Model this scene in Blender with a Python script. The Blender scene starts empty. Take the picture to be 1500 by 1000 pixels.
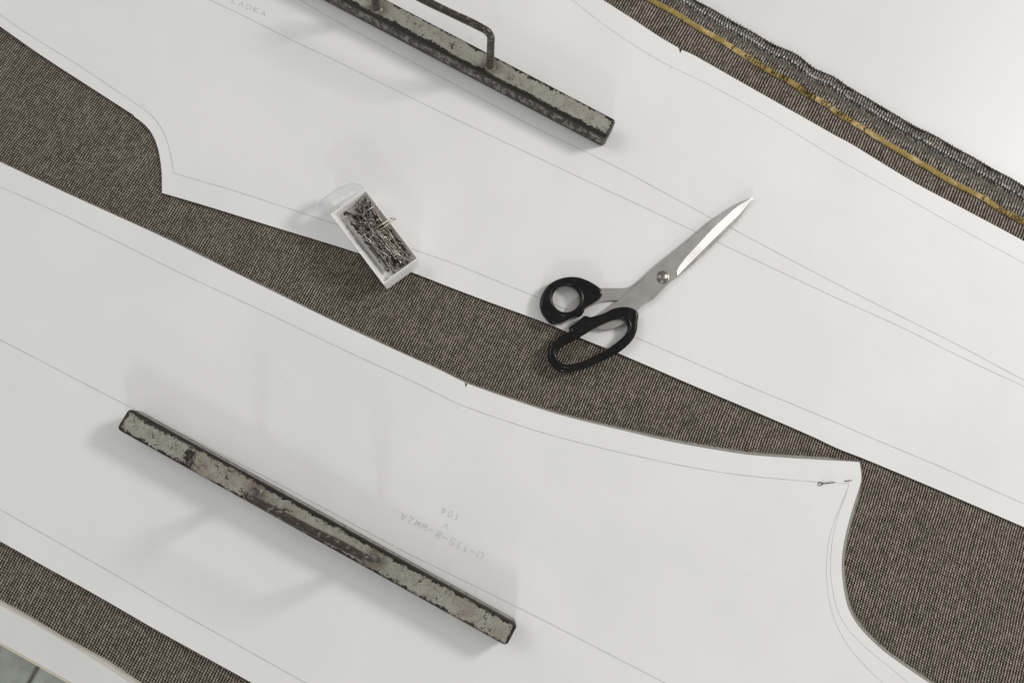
import bpy, bmesh, math, random
from mathutils import Vector, Matrix, noise as mnoise
from mathutils.geometry import delaunay_2d_cdt

random.seed(7)
scene = bpy.context.scene
col = scene.collection

# ------------------------------------------------------------------ camera
F_PX = 1300.0                       # focal length in photo pixels (1500 wide)
NADIR = (690.0, 690.0)              # where straight-down lands in the photo
DIST = 0.788                        # camera to table along the axis, metres
d_cam = Vector(((NADIR[0] - 750) / F_PX, -(NADIR[1] - 500) / F_PX, -1.0)).normalized()
Zc = -d_cam
Xc = (Vector((1, 0, 0)) - Zc * Zc.x).normalized()
Yc = Zc.cross(Xc)
R = Matrix((Xc, Yc, Zc))            # camera -> world
cam_loc = -(R @ Vector((0, 0, -1))) * DIST
cam_data = bpy.data.cameras.new('camera')
cam = bpy.data.objects.new('camera', cam_data)
col.objects.link(cam)
cam.matrix_world = Matrix.Translation(cam_loc) @ R.to_4x4()
cam_data.sensor_width = 36.0
cam_data.lens = 36.0 * F_PX / 1500.0
cam_data.clip_start = 0.01
cam_data.clip_end = 50
cam_data.dof.use_dof = True
cam_data.dof.focus_distance = 0.785
cam_data.dof.aperture_fstop = 5.0
scene.camera = cam
scene.render.resolution_x, scene.render.resolution_y = 1024, 682


def P(px, py, z=0.0):
    d = R @ Vector(((px - 750) / F_PX, -(py - 500) / F_PX, -1.0))
    t = (z - cam_loc.z) / d.z
    return cam_loc + d * t


# ------------------------------------------------------------------ light
world = bpy.data.worlds.new('World')
scene.world = world
world.use_nodes = True
bg = world.node_tree.nodes['Background']
bg.inputs[0].default_value = (1.0, 0.998, 0.992, 1)
bg.inputs[1].default_value = 0.32


def lamp(name, loc, target, power, size, colr):
    ld = bpy.data.lights.new(name, 'AREA')
    ld.shape = 'DISK'
    ld.size = size
    ld.energy = power
    ld.color = colr
    o = bpy.data.objects.new(name, ld)
    col.objects.link(o)
    o.location = loc
    o.rotation_euler = (Vector(target) - Vector(loc)).to_track_quat('-Z', 'Y').to_euler()
    return o


lamp('lamp_side', (1.50, 0.58, 1.18), (0, 0, 0), 18.0, 0.42, (1.0, 0.97, 0.945))
lamp('lamp_front', (-0.12, -1.45, 0.74), (0, 0, 0), 3.1, 0.21, (0.97, 1.0, 0.98))
lamp('lamp_front_low', (-0.05, -1.9, 0.50), (0, 0, 0), 1.8, 0.22, (0.97, 1.0, 0.98))
lamp('lamp_ceiling', (1.50, 0.35, 1.9), (0, 0, 0), 3.8, 0.9, (1.0, 1.0, 1.0))
lamp('lamp_fill_left', (-1.35, 0.75, 1.75), (-0.3, 0, 0), 10.5, 1.2, (0.98, 1.0, 1.0))  # added soft fill that evens out the darker left side

scene.view_settings.view_transform = 'Standard'
scene.view_settings.look = 'None'
scene.view_settings.gamma = 1.0
scene.view_settings.exposure = 0.045
scene.cycles.max_bounces = 8
scene.cycles.transparent_max_bounces = 12

# ------------------------------------------------------------------ helpers


def link(o, parent=None):
    col.objects.link(o)
    if parent is not None:
        o.parent = parent
    return o


def obj(name, mesh_or_bm, mat, parent=None, smooth=False):
    if isinstance(mesh_or_bm, bmesh.types.BMesh):
        me = bpy.data.meshes.new(name)
        mesh_or_bm.normal_update()
        mesh_or_bm.to_mesh(me)
        mesh_or_bm.free()
    else:
        me = mesh_or_bm
        me.name = name
    if mat is not None:
        me.materials.clear()
        me.materials.append(mat)
    if smooth:
        for p in me.polygons:
            p.use_smooth = True
    return link(bpy.data.objects.new(name, me), parent)


def empty(name, loc=(0, 0, 0), rz=0.0):
    o = bpy.data.objects.new(name, None)
    o.empty_display_size = 0.02
    col.objects.link(o)
    o.location = loc
    o.rotation_euler = (0, 0, rz)
    return o


def tag(o, label=None, cat=None, group=None, kind=None):
    if label:
        o['label'] = label
    if cat:
        o['category'] = cat
    if group:
        o['group'] = group
    if kind:
        o['kind'] = kind
    return o


def catmull(pts, step, closed=False):
    """resample a polyline through pts with a centripetal-ish spline, about `step` apart"""
    n = len(pts)
    out = []
    rng = n if closed else n - 1
    for i in range(rng):
        p1, p2 = Vector(pts[i]), Vector(pts[(i + 1) % n])
        p0 = Vector(pts[(i - 1) % n]) if (closed or i > 0) else p1 * 2 - p2
        p3 = Vector(pts[(i + 2) % n]) if (closed or i + 2 < n) else p2 * 2 - p1
        L = (p2 - p1).length
        m1 = (p2 - p0) * (L / max((p2 - p0).length, 1e-9))
        m2 = (p3 - p1) * (L / max((p3 - p1).length, 1e-9))
        k = max(1, int(L / step))
        for j in range(k):
            t = j / k
            h00 = 2 * t**3 - 3 * t**2 + 1
            h10 = t**3 - 2 * t**2 + t
            h01 = -2 * t**3 + 3 * t**2
            h11 = t**3 - t**2
            out.append(p1 * h00 + m1 * h10 + p2 * h01 + m2 * h11)
    if not closed:
        out.append(Vector(pts[-1]))
    return out


def seg_curve(segments, step):
    """closed outline from several smooth runs that meet at corners (pixel coordinates)"""
    out = []
    for s in segments:
        c = catmull(s, step)
        if out and (out[-1] - c[0]).length < 1e-6:
            c = c[1:]
        out += c
    if (out[0] - out[-1]).length < 1e-6:
        out.pop()
    return out


def to_world(pts, z):
    return [P(p[0], p[1], z).to_2d() for p in pts]


def area2(pts):
    return sum(a.x * b.y - b.x * a.y for a, b in zip(pts, pts[1:] + pts[:1]))


def sheet_bm(outline, zfun, step):
    """a triangulated sheet inside a closed outline (world xy), heights from zfun"""
    if area2(outline) < 0:
        outline = outline[::-1]
    xs = [p.x for p in outline]
    ys = [p.y for p in outline]
    pts = list(outline)
    n = len(pts)
    edges = [(i, (i + 1) % n) for i in range(n)]
    y = min(ys)
    r = 0
    while y < max(ys):
        x = min(xs) + (r % 2) * step * 0.5
        while x < max(xs):
            pts.append(Vector((x + random.uniform(-.1, .1) * step, y + random.uniform(-.1, .1) * step)))
            x += step
        y += step * 0.87
        r += 1
    v, e, f, *_ = delaunay_2d_cdt(pts, edges, [], 1, 1e-7)
    bm = bmesh.new()
    bv = [bm.verts.new((p.x, p.y, zfun(p.x, p.y))) for p in v]
    for t in f:
        try:
            bm.faces.new([bv[i] for i in t])
        except ValueError:
            pass
    loose = [q for q in bm.verts if not q.link_faces]
    bmesh.ops.delete(bm, geom=loose, context='VERTS')
    return bm


def solidify(o, th):
    m = o.modifiers.new('thickness', 'SOLIDIFY')
    m.thickness = th
    m.offset = -1
    return o


def sheet_ring(outer, inner, z, th):
    """closed thin plate between an outer outline and a hole"""
    if area2(outer) < 0:
        outer = outer[::-1]
    if area2(inner) > 0:
        inner = inner[::-1]
    pts = [Vector(p) for p in outer] + [Vector(p) for p in inner]
    n, m = len(outer), len(inner)
    edges = [(i, (i + 1) % n) for i in range(n)] + [(n + i, n + (i + 1) % m) for i in range(m)]
    v, e, f, *_ = delaunay_2d_cdt(pts, edges, [], 2, 1e-8)
    bm = bmesh.new()
    tp = [bm.verts.new((p.x, p.y, z)) for p in v]
    bt = [bm.verts.new((p.x, p.y, z - th)) for p in v]

    def inside(p, poly):
        c = False
        for a, b in zip(poly, poly[1:] + poly[:1]):
            if (a.y > p.y) != (b.y > p.y) and p.x < (b.x - a.x) * (p.y - a.y) / (b.y - a.y) + a.x:
                c = not c
        return c
    cnt = {}
    for t in f:
        c = sum((v[i] for i in t), Vector((0, 0))) / len(t)
        if not inside(c, list(outer)) or inside(c, list(inner)):
            continue
        bm.faces.new([tp[i] for i in t])
        bm.faces.new([bt[i] for i in t][::-1])
        for a, b in zip(t, t[1:] + t[:1]) if isinstance(t, list) else zip(t, tuple(t[1:]) + tuple(t[:1])):
            cnt.setdefault((min(a, b), max(a, b)), []).append((a, b))
    for k, l in cnt.items():
        if len(l) == 1:
            a, b = l[0]
            bm.faces.new((tp[b], tp[a], bt[a], bt[b]))
    bmesh.ops.delete(bm, geom=[q for q in bm.verts if not q.link_faces], context='VERTS')
    return bm


def rim_down(bm, th):
    """give a sheet a crisp cut rim: smooth top, sharp corner, flat side"""
    for f in bm.faces:
        f.smooth = True
    bed = [e for e in bm.edges if e.is_boundary]
    low = {}
    for e in bed:
        e.smooth = False
        for v in e.verts:
            if v not in low:
                low[v] = bm.verts.new(v.co - Vector((0, 0, th)))
    for e in bed:
        l = e.link_loops[0]
        a, c = l.vert, l.link_loop_next.vert
        f = bm.faces.new((c, a, low[a], low[c]))
        f.smooth = False


def strip_into(bm, pts3, width, wfun=None):
    """a flat ribbon along 3D points"""
    n = len(pts3)
    prev = None
    for i in range(n):
        a = pts3[max(i - 1, 0)]
        b = pts3[min(i + 1, n - 1)]
        t = (b - a).to_2d()
        if t.length < 1e-9:
            continue
        t.normalize()
        w = width * (wfun(i) if wfun else 1.0) * 0.5
        off = Vector((-t.y * w, t.x * w, 0))
        l = bm.verts.new(pts3[i] + off)
        r = bm.verts.new(pts3[i] - off)
        if prev:
            bm.faces.new((prev[1], r, l, prev[0]))
        prev = (l, r)


def tube_into(bm, pts, rad, seg=8, cap=True):
    rings = []
    n = len(pts)
    up = None
    for i in range(n):
        t = (pts[min(i + 1, n - 1)] - pts[max(i - 1, 0)]).normalized()
        if up is None:
            up = Vector((0, 0, 1)) if abs(t.z) < .9 else Vector((1, 0, 0))
        x = t.cross(up).normalized()
        up = x.cross(t).normalized()
        r = rad(i / (n - 1)) if callable(rad) else rad
        rings.append([bm.verts.new(pts[i] + (x * math.cos(a) + up * math.sin(a)) * r)
                      for a in [2 * math.pi * k / seg for k in range(seg)]])
    for a, b in zip(rings, rings[1:]):
        for k in range(seg):
            bm.faces.new((a[k], a[(k + 1) % seg], b[(k + 1) % seg], b[k]))
    if cap:
        bm.faces.new(rings[0][::-1])
        bm.faces.new(rings[-1])


def lathe_into(bm, prof, origin, seg=32):
    """prof: list of (r, z)"""
    rings = []
    for r, z in prof:
        if r < 1e-7:
            rings.append([bm.verts.new(origin + Vector((0, 0, z)))])
        else:
            rings.append([bm.verts.new(origin + Vector((r * math.cos(2 * math.pi * k / seg), r * math.sin(2 * math.pi * k / seg), z)))
                          for k in range(seg)])
    for a, b in zip(rings, rings[1:]):
        for k in range(seg):
            k2 = (k + 1) % seg
            if len(a) == 1 and len(b) == 1:
                continue
            if len(b) == 1:
                bm.faces.new((a[k], a[k2], b[0]))
            elif len(a) == 1:
                bm.faces.new((a[0], b[k2], b[k]))
            else:
                bm.faces.new((a[k], a[k2], b[k2], b[k]))


def curve_solid(name, outer, holes, z, half, bevel, mat, parent, res=5):
    """rounded solid from a filled 2D outline: z centre, half thickness, bevel radius"""
    cu = bpy.data.curves.new(name, 'CURVE')
    cu.dimensions = '2D'
    cu.fill_mode = 'BOTH'
    cu.extrude = max(half - bevel, 0.0)
    cu.bevel_depth = bevel
    cu.bevel_resolution = res
    cu.offset = -bevel
    for ring in [outer] + holes:
        sp = cu.splines.new('POLY')
        sp.points.add(len(ring) - 1)
        for q, p in zip(sp.points, ring):
            q.co = (p.x, p.y, 0, 1)
        sp.use_cyclic_u = True
    tmp = bpy.data.objects.new(name, cu)
    col.objects.link(tmp)
    bpy.context.view_layer.update()
    me = bpy.data.meshes.new_from_object(tmp.evaluated_get(bpy.context.evaluated_depsgraph_get()))
    bpy.data.objects.remove(tmp)
    for v in me.vertices:
        v.co.z += z
    o = obj(name, me, mat, parent)
    bm = bmesh.new()
    bm.from_mesh(me)
    bmesh.ops.remove_doubles(bm, verts=bm.verts, dist=1e-6)
    for f in bm.faces:
        f.smooth = abs(f.normal.z) < 0.999
    bm.to_mesh(me)
    bm.free()
    return o


# ------------------------------------------------------------------ node helper
class N:
    def __init__(self, name):
        self.m = bpy.data.materials.new(name)
        self.m.use_nodes = True
        self.t = self.m.node_tree
        self.b = self.t.nodes['Principled BSDF']
        self.coord = self.t.nodes.new('ShaderNodeTexCoord')

    def put(self, sock, v):
        if v is None:
            return
        if hasattr(v, 'node'):
            self.t.links.new(v, sock)
        else:
            if sock.type == 'RGBA' and len(v) == 3:
                v = (*v, 1)
            sock.default_value = v

    def math(self, op, a, b=None, c=None, clamp=False):
        n = self.t.nodes.new('ShaderNodeMath')
        n.operation = op
        n.use_clamp = clamp
        for i, v in enumerate((a, b, c)):
            self.put(n.inputs[i], v)
        return n.outputs[0]

    def sep(self, v):
        n = self.t.nodes.new('ShaderNodeSeparateXYZ')
        self.t.links.new(v, n.inputs[0])
        return n.outputs

    def comb(self, x, y, z=0.0):
        n = self.t.nodes.new('ShaderNodeCombineXYZ')
        for i, v in enumerate((x, y, z)):
            self.put(n.inputs[i], v)
        return n.outputs[0]

    def noise(self, vec, scale, detail=2.0, rough=0.5, dim='3D'):
        n = self.t.nodes.new('ShaderNodeTexNoise')
        self.t.links.new(vec, n.inputs['Vector'])
        n.inputs['Scale'].default_value = scale
        n.inputs['Detail'].default_value = detail
        n.inputs['Roughness'].default_value = rough
        return n.outputs['Fac']

    def white(self, vec):
        n = self.t.nodes.new('ShaderNodeTexWhiteNoise')
        self.t.links.new(vec, n.inputs['Vector'])
        return n.outputs['Value']

    def mapr(self, v, a, b, c=0.0, d=1.0, smooth=True):
        n = self.t.nodes.new('ShaderNodeMapRange')
        n.interpolation_type = 'SMOOTHSTEP' if smooth else 'LINEAR'
        self.put(n.inputs[0], v)
        for i, q in enumerate((a, b, c, d)):
            self.put(n.inputs[i + 1], q)
        return n.outputs[0]

    def mix(self, f, a, b):
        n = self.t.nodes.new('ShaderNodeMix')
        n.data_type = 'RGBA'
        self.put(n.inputs[0], f)
        self.put(n.inputs[6], a)
        self.put(n.inputs[7], b)
        return n.outputs[2]

    def vmath(self, op, a, b):
        n = self.t.nodes.new('ShaderNodeVectorMath')
        n.operation = op
        self.put(n.inputs[0], a)
        self.put(n.inputs[1], b)
        return n.outputs[0] if op not in ('LENGTH', 'DISTANCE') else n.outputs['Value']

    def bump(self, h, dist, strength=1.0):
        n = self.t.nodes.new('ShaderNodeBump')
        n.inputs['Distance'].default_value = dist
        n.inputs['Strength'].default_value = strength
        self.t.links.new(h, n.inputs['Height'])
        self.t.links.new(n.outputs[0], self.b.inputs['Normal'])

    def out(self, **kw):
        for k, v in kw.items():
            self.put(self.b.inputs[k.replace('_', ' ')], v)
        return self.m


# ------------------------------------------------------------------ materials
def mat_paper():
    n = N('pattern_paper')
    o = n.coord.outputs['Object']
    big = n.noise(o, 9.0, 3.0, 0.55)
    fib = n.noise(o, 900.0, 3.0, 0.6)
    c = n.mix(n.mapr(big, 0.3, 0.7), (0.765, 0.763, 0.750), (0.805, 0.798, 0.788))
    c = n.mix(n.mapr(fib, 0.35, 0.75, 0.0, 0.10), c, (0.66, 0.65, 0.62))
    soft = n.noise(o, 26.0, 4.0, 0.5)
    h = n.math('ADD', n.math('MULTIPLY', soft, 1.0), n.math('MULTIPLY', fib, 0.035))
    n.bump(h, 0.0016, 0.55)
    return n.out(Base_Color=c, Roughness=0.62, Specular_IOR_Level=0.3)


RIB, BEAD = 0.00230, 0.00208


def rib_nodes(n):
    o = n.coord.outputs['Object']
    s = n.sep(o)
    w = n.math('MULTIPLY', n.math('SUBTRACT', n.noise(o, 22.0, 2.0), 0.5), 0.0030)
    w2 = n.math('MULTIPLY', n.math('SUBTRACT', n.noise(o, 300.0, 2.0), 0.5), 0.0009)
    u = n.math('SUBTRACT', n.math('MULTIPLY', s[0], 0.92), n.math('MULTIPLY', s[1], 0.43))
    u = n.math('SUBTRACT', u, n.math('MULTIPLY', n.math('MULTIPLY', s[1], s[1]), 0.15))
    u = n.math('ADD', u, n.math('MULTIPLY', n.math('MULTIPLY', s[0], s[1]), 0.10))
    u = n.math('ADD', n.math('ADD', u, w), w2)
    v = n.math('ADD', n.math('MULTIPLY', s[0], 0.40), n.math('MULTIPLY', s[1], 0.92))
    v = n.math('ADD', v, n.math('MULTIPLY', n.math('SUBTRACT', n.noise(o, 30.0, 2.0), 0.5), 0.006))
    v = n.math('ADD', v, w2)
    wsel = n.math('ADD', n.math('MULTIPLY', s[0], 0.5), n.math('MULTIPLY', s[1], 0.866))
    near = n.mapr(wsel, 0.20, 0.21)                                   # the weave opens up beside the selvedge
    uu = n.math('MULTIPLY', n.math('DIVIDE', u, RIB), n.math('SUBTRACT', 1.0, n.math('MULTIPLY', near, 0.17)))
    row = n.math('FLOOR', uu)
    vv = n.math('ADD', n.math('DIVIDE', v, BEAD), n.math('MULTIPLY', row, 0.16))
    rib = n.math('SINE', n.math('MULTIPLY', uu, 2 * math.pi))
    rib = n.math('SUBTRACT', n.math('MULTIPLY', n.math('ABSOLUTE', n.math('SUBTRACT', n.math('FRACT', uu), 0.5)), -4.0), -1.0)
    bead = n.math('MULTIPLY', n.math('SINE', n.math('MULTIPLY', vv, 2 * math.pi)), n.math('SUBTRACT', 1.0, n.math('MULTIPLY', near, 0.6)))
    cell = n.white(n.comb(row, n.math('FLOOR', vv)))
    rowr = n.noise(n.comb(n.math('MULTIPLY', row, 3.7), n.math('MULTIPLY', v, 55.0)), 1.0, 2.0)
    return o, u, v, rib, bead, cell, rowr


def mat_cloth(light=(0.378, 0.330, 0.274), dark=(0.0265, 0.0190, 0.0132), name='wool_cloth'):
    n = N(name)
    o, u, v, rib, bead, cell, rowr = rib_nodes(n)
    h = n.math('ADD', rib, n.math('MULTIPLY', bead, 0.45))
    h = n.math('ADD', h, n.math('MULTIPLY', n.math('SUBTRACT', cell, 0.5), 0.55))
    h = n.math('ADD', h, n.math('MULTIPLY', n.math('SUBTRACT', rowr, 0.5), 0.7))
    fuzz = n.noise(o, 2600.0, 2.0, 0.6)
    h = n.math('ADD', h, n.math('MULTIPLY', n.math('SUBTRACT', fuzz, 0.5), 0.4))
    f = n.mapr(h, -0.35, 0.95)
    patch = n.noise(o, 40.0, 2.0, 0.6)
    lt = n.mix(n.mapr(patch, 0.3, 0.7), (light[0] * .92, light[1] * .92, light[2] * .92), (light[0] * 1.06, light[1] * 1.06, light[2] * 1.06))
    c = n.mix(f, dark, lt)
    n.bump(f, 0.0007, 0.8)
    n.out(Base_Color=c, Roughness=0.9, Specular_IOR_Level=0.15)
    n.put(n.b.inputs['Sheen Weight'], 0.08)
    return n.m


def mat_selvedge():
    n = N('selvedge_cloth')
    o, u, v, rib, bead, cell, rowr = rib_nodes(n)
    uv = n.sep(n.coord.outputs['UV'])
    t = n.math('ADD', uv[1], n.math('MULTIPLY', n.math('SUBTRACT', n.noise(o, 90.0, 3.0), 0.5), 0.10))
    h = n.math('ADD', rib, n.math('MULTIPLY', n.math('SUBTRACT', cell, 0.5), 0.8))
    h = n.math('ADD', h, n.math('MULTIPLY', bead, 0.25))
    f = n.mapr(h, -0.5, 1.0)
    brown = n.mapr(n.math('ABSOLUTE', n.math('SUBTRACT', t, 0.43)), 0.03, 0.12, 0.65, 0.0)
    brown2 = n.mapr(n.math('ABSOLUTE', n.math('SUBTRACT', t, 0.76)), 0.02, 0.08, 0.3, 0.0)
    dk = n.math('MAXIMUM', n.mapr(t, 0.88, 0.98, 0.0, 0.65), n.mapr(n.math('ABSOLUTE', n.math('SUBTRACT', t, 0.61)), 0.05, 0.12, 0.7, 0.0))
    c = n.mix(f, (0.022, 0.016, 0.012), (0.40, 0.365, 0.325))
    clump = n.mix(n.noise(o, 700.0, 3.0, 0.7), (0.045, 0.033, 0.026), (0.20, 0.165, 0.135))
    c = n.mix(brown, c, clump)
    c = n.mix(brown2, c, clump)
    c = n.mix(dk, c, (0.025, 0.022, 0.02))
    n.bump(f, 0.0008, 0.9)
    return n.out(Base_Color=c, Roughness=0.9, Specular_IOR_Level=0.15)


def mat_gold():
    n = N('gold_thread')
    o, u, v, rib, bead, cell, rowr = rib_nodes(n)
    uv = n.sep(n.coord.outputs['UV'])
    fine = n.math('SINE', n.math('MULTIPLY', u, 2 * math.pi / 0.00136))
    fv = n.math('SINE', n.math('MULTIPLY', v, 2 * math.pi / 0.0011))
    h = n.math('ADD', n.math('MULTIPLY', fine, 0.5), n.math('MULTIPLY', fv, 0.35))
    h = n.math('ADD', h, n.math('SUBTRACT', cell, 0.5))
    f = n.mapr(h, -0.9, 0.7)
    big = n.noise(o, 75.0, 3.0, 0.65)
    base = n.mix(n.mapr(big, 0.41, 0.66), (0.33, 0.235, 0.065), (0.68, 0.525, 0.27))
    c = n.mix(f, (0.25, 0.175, 0.055), base)
    n.bump(f, 0.0004, 0.7)
    return n.out(Base_Color=c, Roughness=0.7, Specular_IOR_Level=0.3)


def mat_plain(name, c, rough=0.5, metal=0.0, spec=0.5, nscale=None, nstr=0.1, bumpd=None):
    n = N(name)
    if nscale:
        f = n.noise(n.coord.outputs['Object'], nscale, 3.0, 0.6)
        cc = n.mix(n.mapr(f, 0.3, 0.7), tuple(q * (1 - nstr) for q in c), tuple(min(q * (1 + nstr), 1) for q in c))
        if bumpd:
            n.bump(f, bumpd, 0.6)
    else:
        cc = c
    return n.out(Base_Color=cc, Roughness=rough, Metallic=metal, Specular_IOR_Level=spec)


def mat_chipped(L, W, H, seed, topw, sidew, patch_x):
    """worn grey paint on dark iron; local box centred in x, y, base at z = 0"""
    n = N('chipped_grey_paint')
    o = n.coord.outputs['Object']
    s = n.sep(o)
    off = n.vmath('ADD', o, (seed * 1.37, seed * 0.71, seed * 0.33))
    ax = n.math('SUBTRACT', L / 2, n.math('ABSOLUTE', s[0]))
    ay = n.math('SUBTRACT', W / 2, n.math('ABSOLUTE', s[1]))
    az = n.math('SUBTRACT', H / 2, n.math('ABSOLUTE', n.math('SUBTRACT', s[2], H / 2)))
    mn = n.math('MINIMUM', ax, ay)
    mx = n.math('MAXIMUM', ax, ay)
    e = n.math('MAXIMUM', mn, n.math('MINIMUM', mx, az))
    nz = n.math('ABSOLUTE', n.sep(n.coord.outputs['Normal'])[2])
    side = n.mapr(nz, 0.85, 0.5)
    n1 = n.noise(off, 115.0, 6.0, 0.72)
    n2 = n.noise(off, 620.0, 4.0, 0.75)
    n3 = n.noise(off, 34.0, 2.0, 0.5)
    ey = n.mapr(s[1], -W / 2, W / 2, topw[0], topw[1], smooth=False)     # wear differs from long edge to long edge
    ragged = n.math('ADD', n.math('MULTIPLY', n.math('SUBTRACT', n1, 0.5), 0.0125), n.math('MULTIPLY', n.math('SUBTRACT', n2, 0.5), 0.0062))
    ragged = n.math('ADD', ragged, n.math('MULTIPLY', n.math('SUBTRACT', n3, 0.5), 0.005))
    edge = n.mapr(n.math('SUBTRACT', n.math('ADD', e, ragged), ey), -0.00025, 0.00025, 1.0, 0.0)
    mott = n.math('ADD', n.math('MULTIPLY', n1, 0.6), n.math('MULTIPLY', n2, 0.4))
    px = n.math('SUBTRACT', s[0], patch_x)
    near = n.mapr(n.math('SQRT', n.math('ADD', n.math('MULTIPLY', px, px), n.math('MULTIPLY', n.math('ADD', s[1], 0.003), n.math('ADD', s[1], 0.003)))), 0.002, 0.014, 0.13, 0.0)
    spots = n.mapr(n.math('ADD', mott, near), 0.572, 0.585)
    n5 = n.noise(n.vmath('MULTIPLY', off, (1.0, 1.0, 0.42)), 230.0, 5.0, 0.72)
    mott2 = n.math('ADD', n.math('MULTIPLY', n5, 0.65), n.math('MULTIPLY', n2, 0.35))
    sidespots = n.math('MULTIPLY', side, n.mapr(n.math('ADD', mott2, sidew), 0.496, 0.52))
    chip = n.math('MAXIMUM', n.math('MAXIMUM', edge, spots), sidespots)
    speck = n.mapr(n.noise(off, 1150.0, 3.0, 0.65), 0.535, 0.61)
    grime = n.mapr(n.noise(off, 130.0, 5.0, 0.7), 0.40, 0.72, 0.0, 0.6)
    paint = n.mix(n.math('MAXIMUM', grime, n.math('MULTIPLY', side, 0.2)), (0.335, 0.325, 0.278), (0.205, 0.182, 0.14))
    paint = n.mix(n.math('MULTIPLY', speck, 0.6), paint, (0.07, 0.055, 0.042))
    hx = n.math('SUBTRACT', n.math('ABSOLUTE', n.math('ADD', s[0], HAND_MID[seed])), HAND_HALF)
    hd = n.math('SQRT', n.math('ADD', n.math('MULTIPLY', hx, hx), n.math('MULTIPLY', s[1], s[1])))
    rust = n.mapr(n.math('ADD', hd, n.math('MULTIPLY', n.math('SUBTRACT', n1, 0.5), 0.012)), 0.003, 0.014, 0.8, 0.0)
    paint = n.mix(rust, paint, (0.115, 0.078, 0.047))
    paint = n.mix(n.math('MULTIPLY', n.mapr(n3, 0.50, 0.68), 0.42), paint, (0.19, 0.13, 0.085))
    iron = n.mix(n.noise(off, 260.0, 4.0, 0.65), (0.010, 0.0072, 0.0055), (0.042, 0.031, 0.023))
    c = n.mix(chip, paint, iron)
    hgt = n.math('ADD', n.math('MULTIPLY', n.math('SUBTRACT', 1.0, chip), 1.0), n.math('MULTIPLY', n2, 0.6))
    n.bump(hgt, 0.00035, 0.8)
    return n.out(Base_Color=c, Roughness=n.mapr(chip, 0, 1, 0.55, 0.38), Metallic=n.math('MULTIPLY', chip, 0.35))


def mat_handle():
    n = N('worn_iron_rod')
    o = n.coord.outputs['Object']
    a = n.noise(o, 240.0, 4.0, 0.7)
    b = n.noise(o, 700.0, 3.0, 0.6)
    c = n.mix(b, (0.026, 0.019, 0.015), (0.088, 0.068, 0.055))
    f = n.mapr(n.math('ADD', n.math('MULTIPLY', a, 0.65), n.math('MULTIPLY', b, 0.35)), 0.545, 0.60)
    c = n.mix(n.math('MULTIPLY', f, 0.8), c, (0.33, 0.31, 0.27))
    foot = n.mapr(n.math('ADD', n.sep(o)[2], n.math('MULTIPLY', n.math('SUBTRACT', a, 0.5), 0.03)), HB + 0.004, HB + 0.014, 0.75, 0.0)
    c = n.mix(foot, c, n.mix(b, (0.12, 0.105, 0.085), (0.34, 0.325, 0.285)))
    n.bump(a, 0.0005, 0.6)
    return n.out(Base_Color=c, Roughness=n.mapr(a, 0.3, 0.7, 0.28, 0.46), Metallic=0.3)


def mat_steel(name, c, rough):
    n = N(name)
    o = n.coord.outputs['Object']
    # brushed along the blade: fine streaks across it
    ang = math.atan2(0.9, 1.05)
    s = n.sep(o)
    al = n.math('ADD', n.math('MULTIPLY', s[0], math.cos(ang)), n.math('MULTIPLY', s[1], math.sin(ang)))
    ac = n.math('SUBTRACT', n.math('MULTIPLY', s[1], math.cos(ang)), n.math('MULTIPLY', s[0], math.sin(ang)))
    st = n.noise(n.comb(n.math('MULTIPLY', al, 3000.0), n.math('MULTIPLY', ac, 160.0)), 1.0, 2.0)
    sm = n.noise(o, 60.0, 4.0, 0.6)
    cc = n.mix(n.mapr(sm, 0.3, 0.7), tuple(q * 0.96 for q in c), c)
    n.bump(st, 0.00006, 0.5)
    r = n.math('ADD', n.mapr(sm, 0.3, 0.7, rough - 0.02, rough + 0.03), n.math('MULTIPLY', st, 0.05))
    return n.out(Base_Color=cc, Roughness=r, Metallic=1.0)


def mat_plastic_black():
    n = N('black_plastic')
    o = n.coord.outputs['Object']
    a = n.noise(o, 140.0, 4.0, 0.6)
    b = n.noise(o, 1600.0, 2.0, 0.6)
    n.bump(b, 0.00008, 0.5)
    return n.out(Base_Color=n.mix(n.mapr(a, 0.4, 0.75), (0.003, 0.0027, 0.0026), (0.007, 0.006, 0.0056)),
                 Roughness=n.mapr(a, 0.3, 0.7, 0.20, 0.32), Specular_IOR_Level=0.36)


def mat_clear():
    n = N('clear_plastic')
    t = n.t
    tr = t.nodes.new('ShaderNodeBsdfTransparent')
    tr.inputs[0].default_value = (0.965, 0.97, 0.975, 1)
    gl = t.nodes.new('ShaderNodeBsdfGlossy')
    gl.inputs['Roughness'].default_value = 0.15
    fr = t.nodes.new('ShaderNodeLayerWeight')
    fr.inputs[0].default_value = 0.25
    mx = t.nodes.new('ShaderNodeMixShader')
    t.links.new(fr.outputs['Fresnel'], mx.inputs[0])
    t.links.new(tr.outputs[0], mx.inputs[1])
    t.links.new(gl.outputs[0], mx.inputs[2])
    t.links.new(mx.outputs[0], t.nodes['Material Output'].inputs[0])
    return n.m


def mat_stone():
    n = N('grey_green_stone')
    o = n.coord.outputs['Object']
    a = n.noise(o, 14.0, 5.0, 0.65)
    b = n.noise(o, 60.0, 4.0, 0.7)
    c = n.mix(n.mapr(a, 0.3, 0.7), (0.34, 0.365, 0.32), (0.56, 0.585, 0.53))
    c = n.mix(n.mapr(b, 0.5, 0.75, 0, 0.6), c, (0.30, 0.28, 0.21))
    return n.out(Base_Color=c, Roughness=0.5)


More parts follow.
